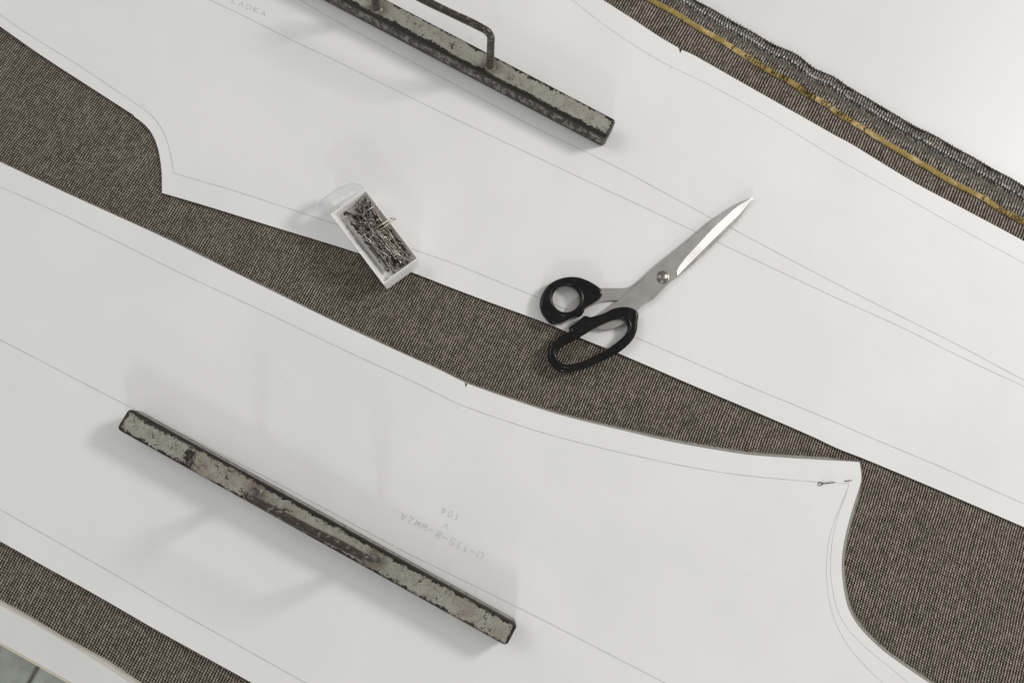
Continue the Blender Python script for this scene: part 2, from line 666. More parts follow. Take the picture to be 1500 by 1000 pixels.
HAND_HALF = 0.062
HB = 0.0222            # weights: height and width of the bar
BW = 0.0196
HAND_MID = {}
M_paper = mat_paper()
M_cloth = mat_cloth()
M_cloth_edge = mat_plain('cut_cloth_edge', (0.33, 0.315, 0.28), 0.95, 0, 0.1, 1400.0, 0.45, 0.0006)
M_selv = mat_selvedge()
M_gold = mat_gold()
M_dark_thread = mat_plain('dark_thread', (0.03, 0.026, 0.022), 0.9, 0, 0.1, 900.0, 0.4)
M_white_thread = mat_plain('white_thread', (0.56, 0.56, 0.535), 0.85, 0, 0.2, 260.0, 0.45)
M_ink_gold = mat_plain('woven_brown_letters', (0.075, 0.052, 0.016), 0.85, 0, 0.15, 900.0, 0.3)
M_pencil = mat_plain('pencil_graphite', (0.42, 0.42, 0.41), 0.55, 0, 0.4, 500.0, 0.25)
M_pencil_soft = mat_plain('faint_pencil_graphite', (0.56, 0.56, 0.55), 0.6, 0, 0.3, 500.0, 0.2)
M_table = mat_plain('white_laminate', (0.70, 0.695, 0.68), 0.42, 0, 0.38, 12.0, 0.015)
M_band = mat_plain('cream_edge_band', (0.70, 0.655, 0.52), 0.5, 0, 0.4, 80.0, 0.05)
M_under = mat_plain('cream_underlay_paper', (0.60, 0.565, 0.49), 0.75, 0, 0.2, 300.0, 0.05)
M_stone = mat_stone()
M_grout = mat_plain('dark_grout', (0.24, 0.225, 0.18), 0.9, 0, 0.1, 90.0, 0.3)
M_blade = mat_steel('brushed_steel', (0.60, 0.578, 0.545), 0.27)
M_edge = mat_steel('ground_steel', (0.68, 0.665, 0.65), 0.40)
M_screw = mat_plain('screw_steel', (0.33, 0.30, 0.265), 0.33, 1.0, 0.5, 260.0, 0.25, 0.0004)
M_black = mat_plastic_black()
M_card = mat_plain('white_card', (0.87, 0.845, 0.82), 0.5, 0, 0.3, 240.0, 0.03, 0.0002)
_b = M_card.node_tree.nodes['Principled BSDF']
_b.inputs['Subsurface Weight'].default_value = 0.5
_b.inputs['Subsurface Radius'].default_value = (0.004, 0.0035, 0.003)
_b.inputs['Subsurface Scale'].default_value = 1.0
M_clear = mat_clear()
M_pin = mat_plain('pin_steel', (0.44, 0.405, 0.365), 0.33, 1.0, 0.5, 400.0, 0.25)
M_pin_dark = mat_plain('dark_pin_steel', (0.10, 0.083, 0.07), 0.34, 1.0, 0.5, 400.0, 0.3)
M_pin_brass = mat_plain('brassy_pin', (0.56, 0.50, 0.43), 0.30, 1.0, 0.5, 400.0, 0.2)
M_bead = mat_plain('pale_pin_head', (0.62, 0.60, 0.56), 0.25, 0.2, 0.5)
M_rod = mat_handle()

# ------------------------------------------------------------------ heights of the layers
Z_UNDER, Z_CLOTH, Z_CUT = 0.0008, 0.0030, 0.0052


def und(x, y, k):
    q = mnoise.noise(Vector((x * 5.2 + k * 7, y * 5.2, k * 3.1))) * 0.00075
    q += mnoise.noise(Vector((x * 13 + k, y * 13 + 4, k * 1.7))) * 0.00022
    return q


def dents(x, y, lst):
    return sum(a * math.exp(-((x - p.x) ** 2 + (y - p.y) ** 2) / (r * r)) for p, r, a in lst)


D_UP = [(P(940, 165), 0.013, 0.00045), (P(958, 150), 0.010, -0.0003), (P(350, 250), 0.03, 0.0004), (P(60, 40), 0.02, 0.0004), (P(1210, 600), 0.012, 0.0003)]
D_LO = [(P(1100, 688), 0.012, 0.0005), (P(1125, 715), 0.014, -0.0004), (P(725, 575), 0.008, 0.0003), (P(1215, 690), 0.010, 0.0005), (P(330, 880), 0.03, 0.0004), (P(80, 820), 0.014, -0.0003)]


def z_up(x, y):
    return 0.0052 + und(x, y, 1) + dents(x, y, D_UP)


def z_low(x, y):
    return 0.0068 + und(x, y, 2) + dents(x, y, D_LO)


# ------------------------------------------------------------------ floor, table
a0, a1 = P(0, 945), P(98, 1000.5)
tdir = (a1 - a0).normalized()                 # along the table's near edge
tnor = Vector((-tdir.y, tdir.x, 0))           # towards the table
frot = math.atan2(tdir.y, tdir.x)

fl = bmesh.new()
cx = P(20, 975, -0.75)
for sx, sy in ((-2, -2), (2, -2), (2, 2), (-2, 2)):
    fl.verts.new((cx.x + sx, cx.y + sy, -0.756))
fl.faces.new(fl.verts)
floor = tag(obj('floor', fl, M_grout), kind='structure')
joint = P(46, 992, -0.75)
fdir = (P(20, 1040, -0.75) - P(58, 972, -0.75)).normalized()
fang = math.atan2(fdir.y, fdir.x)
tile_me = None
TS = 0.40
for i in range(-2, 2):
    for j in range(-2, 2):
        if tile_me is None:
            b = bmesh.new()
            bmesh.ops.create_cube(b, size=1.0)
            bmesh.ops.scale(b, vec=(TS - 0.006, TS - 0.006, 0.012), verts=b.verts)
            bmesh.ops.bevel(b, geom=list(b.edges), offset=0.002, segments=1, affect='EDGES')
            t = obj('floor_tile', b, M_stone, floor)
            tile_me = t.data
        else:
            t = link(bpy.data.objects.new('floor_tile', tile_me), floor)
        q = Vector(((i + 0.5) * TS, (j + 0.5) * TS + 0.0, 0))
        ca, sa = math.cos(fang), math.sin(fang)
        t.location = (joint.x + ca * (q.x + 0.13) - sa * q.y, joint.y + sa * (q.x + 0.13) + ca * q.y, -0.756)
        t.rotation_euler = (0, 0, fang)

table = empty('table', (a0.x, a0.y, -0.04), frot)
tag(table, 'white laminate worktop with a cream edge band, everything lies on it', 'table')
b = bmesh.new()
bmesh.ops.create_cube(b, size=1.0)
bmesh.ops.scale(b, vec=(2.4, 1.5, 0.04), verts=b.verts)
bmesh.ops.translate(b, vec=(0.6, 0.75 + 0.0022, 0.02), verts=b.verts)
top = obj('tabletop', b, M_table, table)
b = bmesh.new()
bmesh.ops.create_cube(b, size=1.0)
bmesh.ops.scale(b, vec=(2.4, 0.002, 0.0392), verts=b.verts)
bmesh.ops.translate(b, vec=(0.6, 0.0011, 0.0198), verts=b.verts)
bmesh.ops.bevel(b, geom=list(b.edges), offset=0.0006, segments=2, affect='EDGES')
obj('edge_band', b, M_band, table)

# ------------------------------------------------------------------ cloth on the table
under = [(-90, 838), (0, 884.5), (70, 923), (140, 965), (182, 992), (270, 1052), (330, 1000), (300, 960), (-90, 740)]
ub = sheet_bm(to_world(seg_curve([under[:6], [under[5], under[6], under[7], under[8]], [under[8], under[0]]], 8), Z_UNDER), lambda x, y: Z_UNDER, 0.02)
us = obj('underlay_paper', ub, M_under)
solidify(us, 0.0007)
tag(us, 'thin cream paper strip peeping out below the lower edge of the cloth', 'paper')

edge_px = [(800, -150), (905, -72), (960, -37), (1018, 0), (1040, 12), (1060, 24), (1080, 35), (1108, 51), (1138, 67.5), (1156, 75), (1173, 84),
           (1191, 99), (1201, 104.6), (1221, 112.5), (1240, 125), (1257, 136.5), (1279, 148.5), (1300, 161), (1331, 180),
           (1369, 199), (1420, 227.6), (1462, 251), (1500, 272.6), (1560, 306), (1680, 375)]
gold_px = [(770, -128), (860, -62), (905, -31), (955, 2), (990, 20.5), (1020, 40), (1060, 62.5), (1073, 71), (1103, 90), (1124, 103), (1145, 114), (1162, 123.5),
           (1180, 137), (1208, 152), (1225, 165), (1266, 190), (1301, 212), (1352, 242), (1394, 267), (1437, 289), (1462, 305),
           (1500, 326), (1560, 362), (1650, 418)]
low_px = [(-120, 808), (0, 877), (56, 909), (98, 934), (154, 964), (200, 994), (300, 1060), (420, 1140)]
edge_c = catmull(edge_px, 3)
gold_c = catmull(gold_px, 3)
low_c = catmull(low_px, 8)
wob = []
for i, p in enumerate(low_c):
    wob.append(p + Vector((0, mnoise.noise(Vector((p.x * .05, 3, 0))) * 0.8)))
main_out = to_world(catmull([g for g in gold_px], 6), Z_CLOTH) + to_world([(1700, 700), (1700, 1140)], Z_CLOTH) + to_world(wob[::-1], Z_CLOTH) + to_world([(-220, 700), (-220, -150)], Z_CLOTH)
cb = sheet_bm(main_out, lambda x, y: Z_CLOTH, 0.02)
cloth = obj('wool_cloth', cb, M_cloth)
solidify(cloth, 0.0018)
tag(cloth, 'large grey-brown ribbed wool cloth with gold striped selvedge, spread on the white worktop', 'cloth')


def resample(c, n):
    L = [0]
    for p, q in zip(c, c[1:]):
        L.append(L[-1] + (q - p).length)
    out = []
    j = 0
    for i in range(n):
        t = L[-1] * i / (n - 1)
        while j < len(L) - 2 and L[j + 1] < t:
            j += 1
        f = (t - L[j]) / max(L[j + 1] - L[j], 1e-9)
        out.append(c[j].lerp(c[j + 1], f))
    return out


def arc_table(c):
    L = [0]
    for p, q in zip(c, c[1:]):
        L.append(L[-1] + (q - p).length)
    return L


def at_s(c, L, s):
    import bisect
    j = min(max(bisect.bisect_right(L, s) - 1, 0), len(c) - 2)
    f = (s - L[j]) / max(L[j + 1] - L[j], 1e-9)
    p = c[j].lerp(c[j + 1], f)
    a = c[max(j - 2, 0)]
    b = c[min(j + 3, len(c) - 1)]
    return p, (b - a).normalized()


gw = [P(p.x, p.y, Z_CLOTH) for p in gold_c]
ew = [P(p.x, p.y, Z_CLOTH) for p in edge_c]
# pair each point of the gold line with the point of the edge straight across it
NSEG = 900
g2 = resample(gw, NSEG)
e2 = []
for i, g in enumerate(g2):
    t = (g2[min(i + 3, NSEG - 1)] - g2[max(i - 3, 0)]).normalized()
    best = min(ew, key=lambda q: abs((q - g).dot(t)))
    e2.append(best)
for _ in range(12):
    e2 = [e2[0]] + [(e2[i - 1] + e2[i] * 2 + e2[i + 1]) / 4 for i in range(1, NSEG - 1)] + [e2[-1]]


def selv_z(t, s):
    return Z_CLOTH + 0.0003 + 0.0009 * math.sin(math.pi * min(max(t, 0), 1)) + 0.0005 * math.sin(s * 160) * t


def uv_grid(name, rows, mat, parent, th):
    """rows: list over s of lists over t of (pos, u, v)"""
    bm = bmesh.new()
    lay = bm.loops.layers.uv.new('UVMap')
    vs = [[bm.verts.new(q[0]) for q in r] for r in rows]
    for i in range(len(rows) - 1):
        for j in range(len(rows[0]) - 1):
            f = bm.faces.new((vs[i][j], vs[i + 1][j], vs[i + 1][j + 1], vs[i][j + 1]))
            for l, (a, c2) in zip(f.loops, ((i, j), (i + 1, j), (i + 1, j + 1), (i, j + 1))):
                l[lay].uv = (rows[a][c2][1], rows[a][c2][2])
    o = obj(name, bm, mat, parent, smooth=True)
    return solidify(o, th)


ds = (g2[1] - g2[0]).length
rows = []
for i in range(0, NSEG, 3):
    r = []
    for j in range(9):
        t = j / 8
        p = g2[i].lerp(e2[i], t)
        r.append((Vector((p.x, p.y, selv_z(t, i * ds))), i * ds, t))
    rows.append(r)
uv_grid('selvedge', rows, M_selv, cloth, 0.0018)

GW = 0.0057
rows = []
for i in range(NSEG):
    t = (g2[min(i + 2, NSEG - 1)] - g2[max(i - 2, 0)]).normalized()
    nrm = Vector((-t.y, t.x, 0))
    r = []
    for j in range(4):
        w = (j / 3 - 0.5) * GW * (1 + 0.12 * mnoise.noise(Vector((i * 0.05, j, 0))) + random.uniform(-.13, .13))
        p = g2[i] + nrm * w
        r.append((Vector((p.x, p.y, Z_CLOTH + 0.00085 + (0.0003 if 0 < j < 3 else 0))), i * ds, j / 3))
    rows.append(r)
uv_grid('gold_stripe', rows, M_gold, cloth, 0.0004)

# strokes of letters: unit box, x right, y up
GLYPH = {
    'A': [[(0, 0), (.5, 1), (1, 0)], [(.2, .38), (.8, .38)]],
    'B': [[(0, 0), (0, 1), (.7, 1), (.9, .78), (.1, .5), (.9, .25), (.7, 0), (0, 0)]],
    'C': [[(.95, .85), (.5, 1), (.08, .7), (.08, .3), (.5, 0), (.95, .15)]],
    'D': [[(0, 0), (0, 1), (.55, .95), (.95, .55), (.6, .08), (0, 0)]],
    'E': [[(1, 1), (0, 1), (0, 0), (1, 0)], [(0, .5), (.8, .5)]],
    'H': [[(0, 0), (0, 1)], [(1, 0), (1, 1)], [(0, .5), (1, .5)]],
    'I': [[(.5, 0), (.5, 1)]],
    'K': [[(0, 0), (0, 1)], [(.9, 1), (.05, .45), (.95, 0)]],
    'L': [[(0, 1), (0, 0), (.8, 0)]],
    'Ł': [[(0.1, 1), (0.1, 0), (.85, 0)], [(-.15, .4), (.5, .72)]],
    'M': [[(0, 0), (.1, 1), (.5, .35), (.9, 1), (1, 0)]],
    'N': [[(0, 0), (0, 1), (1, 0), (1, 1)]],
    'O': [[(.5, 0), (.05, .3), (.05, .7), (.5, 1), (.95, .7), (.95, .3), (.5, 0)]],
    'R': [[(0, 0), (0, 1), (.8, .95), (.85, .6), (0, .5), (.9, 0)]],
    'S': [[(.9, 1), (.1, 1), (.1, .55), (.85, .5), (.85, .05), (.05, 0)]],
    'U': [[(0, 1), (.05, 0), (.95, 0), (1, 1)]],
    'V': [[(0, 1), (.5, 0), (1, 1)]],
    'W': [[(0, 1), (.15, 0), (.5, .7), (.85, 0), (1, 1)]],
    'Z': [[(0, 1), (1, 1), (0, 0), (1, 0)]],
    '0': [[(.5, 0), (.05, .35), (.1, .75), (.5, 1), (.95, .7), (.9, .3), (.5, 0)]],
    '1': [[(.25, .8), (.55, 1), (.55, 0)]],
    '4': [[(.75, 0), (.7, 1), (0, .3), (1, .32)]],
    '5': [[(.95, 1), (.1, 1), (.1, .55), (.85, .5), (.85, .05), (.05, 0)]],
    '-': [[(0, .5), (1, .5)]],
    '<': [[(.9, 1), (.2, .5), (.9, 0)]],
    ' ': [],
}
gL = arc_table(gw)


def gold_s(px, py):
    q = P(px, py, Z_CLOTH)
    k = min(range(len(gw)), key=lambda i: (gw[i] - q).length)
    return gL[k]


M_words = []


def weave_text(text, s0, s1, hgt=0.0040, wid=0.00075, flip=False):
    n = len(text)
    lb = bmesh.new()
    adv = (s1 - s0) / n
    for k, ch in enumerate(text):
        for st in GLYPH[ch]:
            pts = []
            for (a, c2), (d, e) in zip(st, st[1:] + st[-1:]):
                for m in range(3 if (a, c2) != (d, e) else 1):
                    x = a + (d - a) * m / 3
                    y = c2 + (e - c2) * m / 3
                    s = s0 + (k + 0.12 + 0.70 * (1 - x if flip else x)) * adv
                    p, t = at_s(gw, gL, s)
                    p = p + Vector((-t.y, t.x, 0)) * ((y - 0.5) * hgt)
                    pts.append(Vector((p.x, p.y, Z_CLOTH + 0.0014)))
            strip_into(lb, pts, wid)
    obj('woven_lettering', lb, M_ink_gold, cloth)


for x, y in ((1073, 71), (1266, 190), (1440, 291)):
    s = gold_s(x, y)
    weave_text('<', s - 0.0022, s + 0.0022, 0.0045, 0.0011)
weave_text('AOINZE', gold_s(1088, 81), gold_s(1122, 102), flip=True)
weave_text('HIIME', gold_s(1129, 105), gold_s(1153, 118), hgt=0.0048, wid=0.0012, flip=True)
weave_text('IIHMBE', gold_s(1168, 128), gold_s(1193, 144), hgt=0.0048, wid=0.0012, flip=True)
weave_text('OZS', gold_s(1203, 150), gold_s(1217, 158), flip=True)
weave_text('AMIIS', gold_s(1225, 165), gold_s(1249, 180), hgt=0.0046, wid=0.0009, flip=True)
weave_text('COZINONIMA', gold_s(1458, 303), gold_s(1514, 334), hgt=0.0046, wid=0.0009, flip=True)

# white zigzag stitches and the fringe of thread ends along the selvedge
sb = bmesh.new()
fb = bmesh.new()
gb = bmesh.new()
Ltot = ds * (NSEG - 1)
s = 0.0


def selv_at(s, t):
    f = s / ds
    i = min(int(f), NSEG - 2)
    f -= i
    p = g2[i].lerp(g2[i + 1], f).lerp(e2[i].lerp(e2[i + 1], f), t)
    return Vector((p.x, p.y, selv_z(t, s)))


rib2d = Vector((0.40, 0.917, 0)).normalized()
while s < Ltot:
    lean = rib2d
    # bright stitches
    fade = 0.5 + 0.9 * mnoise.noise(Vector((s * 45, 0, 5)))
    if random.random() < 0.90 + 0.3 * mnoise.noise(Vector((s * 30, 3, 5))):
        c0 = selv_at(s, 0.665 + random.uniform(-.012, .012)) + Vector((0, 0, 0.0004))
        hl = random.uniform(0.0013, 0.0019)
        rr0 = random.uniform(0.00042, 0.00068)
        tube_into(sb, [c0 - lean * hl, c0 - lean * hl * .4 + Vector((0, 0, .0003)), c0 + lean * hl * .4 + Vector((0, 0, .0003)), c0 + lean * hl],
                  lambda q: 0.0002 + rr0 * math.sin(math.pi * q), 6)
    if random.random() < 0.62 + 0.5 * mnoise.noise(Vector((s * 40, 9, 5))):
        c0 = selv_at(s + 0.0012, 0.555 + random.uniform(-.02, .02)) + Vector((0, 0, 0.0003))
        hl = random.uniform(0.0008, 0.0014)
        tube_into(gb, [c0 - lean * hl, c0, c0 + lean * hl], lambda q: 0.00025 + 0.00042 * math.sin(math.pi * q), 6)
    # fringe ends
    for m in range(2):
        ss = s + m * 0.0014 + random.uniform(-.0003, .0003)
        c0 = selv_at(ss, 0.955)
        c0.z = Z_CLOTH + 0.0001
        ln = random.uniform(0.0022, 0.0033) if m == 0 else random.uniform(0.0009, 0.0017)
        jit = Vector((random.uniform(-.25, .25), random.uniform(-.1, .1), 0))
        dr = (lean + jit).normalized()
        tube_into(fb, [c0 - dr * 0.002, c0 + dr * ln * .5 - Vector((0, 0, .0003)), c0 + dr * ln - Vector((0, 0, 0.0012))],
                  lambda q: 0.00062 * (1 - 0.45 * q), 5)
    s += 0.0028
tag(obj('white_stitching', sb, M_white_thread, cloth, True), kind='stuff')
M_grey_thread = mat_plain('grey_thread', (0.36, 0.35, 0.33), 0.9, 0, 0.2, 700.0, 0.30)
tag(obj('grey_stitching', gb, M_grey_thread, cloth, True), kind='stuff')
tag(obj('thread_fringe', fb, M_dark_thread, cloth, True), kind='stuff')

# ------------------------------------------------------------------ paper patterns
UP_LOW = [(-150, -66), (0, 39), (60, 81), (120, 120), (165, 149), (195, 168.3)]
UP_ARM = [(197, 171), (210, 181), (222, 195), (231, 216), (235.5, 240), (237, 258), (237.3, 282.6)]
UP_SIDE = [(237.3, 282.6), (300, 301), (400, 332), (514, 367), (604, 399), (658, 420), (715, 441.7), (800, 473), (851, 495), (905, 516.8), (950, 536),
           (1010, 562), (1100, 600), (1190, 639), (1226, 656), (1268, 672.5), (1340, 702.5), (1400, 728), (1500, 771.5), (1640, 832)]
UP_TOP = [(1640, 430), (1500, 353.3), (1403, 301.5), (1335, 265), (1250, 213), (1220, 196.5), (1090, 123), (1033, 90.5), (1015, 80.5), (999, 73.5)]
UP_NOTCH = [(999, 73.5), (996.3, 78.5), (993.8, 70.5)]
UP_TOP2 = [(993.8, 70.5), (965, 53.5), (925, 27), (883, 0), (800, -55), (690, -130)]
up_px = seg_curve([UP_LOW, [UP_LOW[-1], UP_ARM[0]], UP_ARM, UP_SIDE, [UP_SIDE[-1], UP_TOP[0]], UP_TOP,
                   [UP_NOTCH[0], UP_NOTCH[1]], [UP_NOTCH[1], UP_NOTCH[2]], UP_TOP2, [UP_TOP2[-1], (-150, -130)], [(-150, -130), UP_LOW[0]]], 4)


def Ps(px, py, zf):
    p = P(px, py, 0.005)
    for _ in range(2):
        p = P(px, py, zf(p.x, p.y))
    return p


def paper(name, px, zf, label):
    b = sheet_bm([Ps(p.x, p.y, zf).to_2d() for p in px], zf, 0.007)
    rim_down(b, 0.00028)
    o = obj(name, b, M_paper)
    return tag(o, label, 'paper pattern', 'paper pattern pieces laid on the cloth')


up = paper('paper_pattern', up_px, z_up, 'upper white paper pattern piece, under the scissors, with curved notch at left')


def pencil(pts, zf, parent, width=0.00042, mat=None, smooth=True, name='pencil_line'):
    c = catmull(pts, 6) if smooth and len(pts) > 2 else catmull(pts, 6)
    b = bmesh.new()
    p3 = []
    for p in c:
        q = Ps(p.x, p.y, zf)
        p3.append(q + Vector((0, 0, 0.00016)))
    strip_into(b, p3, width, lambda i: 0.8 + 0.45 * mnoise.noise(Vector((i * 0.21, len(c), 0))))
    return obj(name, b, mat or M_pencil, parent)


U1a = [(-60, -18), (0, 21.6), (21, 37), (60, 62), (120, 99), (180, 139.5), (207, 157.5), (225, 172.5), (240, 195), (249, 222), (254.4, 253.7)]
U1b = [(254.4, 253.7), (300, 267), (330, 275.6), (400, 298), (481, 325), (545, 345), (606, 365.5), (680, 392), (730, 412.5), (790, 436.5), (831, 453.5), (882, 474),
       (931, 494), (1010, 528), (1100, 566.8), (1205, 610), (1280, 642.5), (1370, 680), (1500, 737.6), (1610, 785)]
U2 = [(250, -26), (306.7, 0), (353, 22), (426.7, 58.7), (486.7, 87), (556, 121), (642.6, 163), (781, 228), (880, 274.5), (930, 297.5), (1021.8, 341), (1050.6, 354.5), (1110, 382.4),
      (1220, 434), (1320, 479), (1400, 519), (1500, 565.5), (1600, 610)]
U3 = [(400, -22), (440, 1), (483, 26), (566, 71), (677, 130), (780, 185), (833, 211), (875, 231), (925, 256), (968.7, 280), (1045, 321), (1070, 333.6), (1110, 355), (1200, 402.5),
      (1300, 453.5), (1400, 503.5), (1500, 556.5), (1600, 607)]
U4 = [(780, -44), (838, 0), (880, 33), (940, 73.5), (982, 97.5), (1030, 120), (1120, 168), (1220, 229), (1250, 246), (1335, 294), (1433, 349.5), (1479, 374), (1600, 441)]
pencil(U1a, z_up, up)
pencil(U1b, z_up, up)
pencil(U2, z_up, up)
pencil(U3, z_up, up)
pencil(U4, z_up, up, mat=M_pencil_soft)
for nm, ln in (('tick', [(206.5, 157.5), (212, 152)]), ('tick', [(983.5, 97.5), (981.2, 103)]), ('tick', [(686, 55), (690, 61)]), ('tick', [(690, 54), (693, 59)])):
    pencil(ln, z_up, up, mat=M_pencil_soft, name='pencil_tick')


def pencil_text(text, start, end, height, zf, parent, spacing=0.72, perline=1.0, slant=0.0):
    """letters run in the photo from start to end; y up is to the left of the run"""
    b = bmesh.new()
    a, e = Vector(start), Vector(end)
    run = (e - a)
    adv = run.length / len(text)
    run.normalize()
    up2 = Vector((run.y, -run.x))
    for k, ch in enumerate(text):
        jx, jy = random.uniform(-.04, .04), random.uniform(-.05, .05)
        hs = random.uniform(.93, 1.07)
        for st in GLYPH[ch]:
            px = []
            for (x0, y0), (x1, y1) in zip(st, st[1:]):
                for m in range(3):
                    px.append((x0 + (x1 - x0) * m / 3, y0 + (y1 - y0) * m / 3))
            px.append(st[-1])
            pts = []
            for x, y in px:
                q = a + run * ((k + jx + 0.14 + spacing * x + slant * (y - .5)) * adv) + up2 * ((y * hs + jy) * height)
                pts.append(Ps(q.x, q.y, zf) + Vector((0, 0, 0.00018)))
            strip_into(b, pts, 0.00048)
    return obj('pencil_lettering', b, M_pencil_soft, parent)


pencil_text('ŁADKA', (337, 3), (391, 26), 7.5, z_up, up, 0.62)

LO_TOP = [(-120, 185), (0, 237.5), (45, 258.5), (105, 286.5), (180, 320.5), (240, 348), (300, 377.5), (400, 427), (490, 471), (580, 513), (640, 540), (680.6, 560)]
LO_NOTCH = [(680.6, 560), (682.4, 568), (684.6, 561.7)]
LO_TOP2 = [(684.6, 561.7), (730, 578), (800, 601.5), (845, 614), (920, 632), (980, 646), (1040, 657), (1100, 666), (1200, 673), (1240, 675.2), (1259, 676.5)]
LO_SIDE = [(1259, 676.5), (1261.3, 690), (1261.3, 704), (1258, 716), (1249, 744), (1240.5, 775), (1234.5, 805), (1233, 830), (1236, 862), (1243.5, 892), (1260, 919), (1290, 949),
           (1320, 971.5), (1362, 1000), (1420, 1038), (1480, 1080), (1520, 1120)]
LO_BOT = [(620, 1142), (460, 1052), (370, 1000), (294, 958), (224, 919), (140, 870.5), (60, 826), (0, 792), (-120, 724)]
lo_px = seg_curve([LO_TOP, LO_NOTCH[:2], LO_NOTCH[1:], LO_TOP2, LO_SIDE, [LO_SIDE[-1], LO_BOT[0]], LO_BOT, [LO_BOT[-1], LO_TOP[0]]], 4)
lo = paper('paper_pattern', lo_px, z_low, 'lower white paper pattern piece pinned at its right corner, writing beside the weight')

# the cut cloth panel under it, showing a few millimetres all along the cut
cut_run = catmull(LO_TOP[:-1] + [(682, 560.5)] + LO_TOP2[1:], 4)
side_run = catmull(LO_SIDE, 4)


def over(p):
    x = p.x
    if x < 250:
        w = 0.3 + 0.6 * max(x, 0) / 250
    elif x < 700:
        w = 1.3 + 0.4 * math.sin(x * .05)
    else:
        w = 1.6 + 2.2 * min((x - 700) / 300, 1.0)
        if x > 1205:
            w *= max(0.15, 1 - (x - 1205) / 45)
    return w


def offset_run(run, wf):
    out = []
    for i, p in enumerate(run):
        t = (run[min(i + 1, len(run) - 1)] - run[max(i - 1, 0)]).normalized()
        nn = Vector((t.y, -t.x))
        out.append(p + nn * wf(p, i))
    return out


top_o = offset_run(cut_run, lambda p, i: over(p) + 0.5 * mnoise.noise(Vector((i * .35, 0, 0))))
side_o = offset_run(side_run, lambda p, i: (0.4 if p.y < 705 else min(3.8, 0.4 + (p.y - 705) * 0.12)) + 0.5 * mnoise.noise(Vector((i * .35, 7, 0))))
cut_px = top_o + side_o[1:] + [Vector((640, 1135))] + [Vector(p) + Vector((4, -3)) for p in LO_BOT[1:]]
cut_w = to_world(cut_px, Z_CUT)
pb = sheet_bm(cut_w, lambda x, y: Z_CUT, 0.03)
panel = obj('cut_cloth_panel', pb, M_cloth)
solidify(panel, 0.0020)
tag(panel, 'cut wool panel with pale raw edge, showing along the rim of the lower pattern', 'cloth panel')
eb = bmesh.new()
for run, ins in ((top_o, offset_run(cut_run, lambda p, i: -1.2)), (side_o, offset_run(side_run, lambda p, i: -1.2))):
    w3 = [P(p.x, p.y, Z_CUT + 0.0002) for p in run]
    w2_ = [P(p.x, p.y, Z_CUT + 0.0003) for p in ins]
    prev = None
    for p, q in zip(w3, w2_):
        cur = (eb.verts.new(p - Vector((0, 0, 0.0018))), eb.verts.new(p + (p - q).normalized() * 0.0001), eb.verts.new(p.lerp(q, .5) + Vector((0, 0, .0004))), eb.verts.new(q))
        if prev:
            for k in range(3):
                eb.faces.new((prev[k], cur[k], cur[k + 1], prev[k + 1]))
        prev = cur
    # short broken fibres along the cut
    for i in range(0, len(w3) - 1):
        for m in range(5):
            q = w3[i].lerp(w3[i + 1], random.random())
            t = (w3[i + 1] - w3[i]).normalized()
            nn = Vector((-t.y, t.x, 0))
            dr = (nn * random.uniform(.3, 1) + t * random.uniform(-1, 1)).normalized()
            ln = random.uniform(.0006, .0019)
            tube_into(eb, [q, q + dr * ln * .6 + Vector((0, 0, random.uniform(-.0003, .0006))), q + dr * ln - Vector((0, 0, random.uniform(0, .0005)))], 0.00013, 3, False)
tag(obj('frayed_edge', eb, M_cloth_edge, panel, True), kind='stuff')

L1a = [(-60, 247), (0, 273.5), (90, 314), (180, 358), (270, 402.5), (400, 462.7), (520, 520), (610, 561), (670, 590.5), (730, 612.5), (800, 635), (875, 654.5), (950, 671.5),
       (1025, 686.5), (1100, 697), (1196, 705.5), (1244, 708)]
L1b = [(1244, 708), (1234.5, 733), (1225.5, 754), (1215, 787), (1210.5, 829), (1213.5, 871), (1222.5, 907), (1245, 949), (1293, 1000), (1350, 1048)]
L1c = [(1244, 708), (1238, 727), (1228, 754), (1219.5, 790), (1216.5, 829), (1221, 871), (1233, 907), (1260, 940), (1299, 973), (1332, 1000), (1390, 1046)]
L2 = [(-60, 467), (0, 497.5), (140, 570), (193, 597), (356, 681), (440, 725), (590, 806), (695, 857.5), (800, 910), (975, 1000), (1060, 1044)]
L3 = [(-60, 714), (0, 746), (25, 760), (168, 841), (252, 890), (420, 984), (520, 1040)]
for ln in (L1a, L2, L3):
    pencil(ln, z_low, lo)
for ln in (L1b, L1c):
    pencil(ln, z_low, lo, mat=M_pencil_soft)
pencil([(672, 592.5), (669, 599)], z_low, lo, mat=M_pencil_soft, name='pencil_tick')
pencil([(696.5, 862), (697.5, 867)], z_low, lo, mat=M_pencil_soft, name='pencil_tick')
for x_, y_ in ((829, 636), (612, 640), (930, 760), (420, 560), (1090, 842)):
    pencil([(x_, y_), (x_ + 1.1, y_ + .7)], z_low, lo, width=0.0006, mat=M_pencil_soft, name='pencil_speck')
pencil_text('U-115-B-WWZA', (710, 811), (588, 749), 9.5, z_low, lo, 0.66)
pencil_text('V', (660, 768), (650.5, 763.5), 8.0, z_low, lo, 0.7)
pencil_text('104', (676, 754.5), (647, 741), 9.5, z_low, lo, 0.62)

# ------------------------------------------------------------------ weights


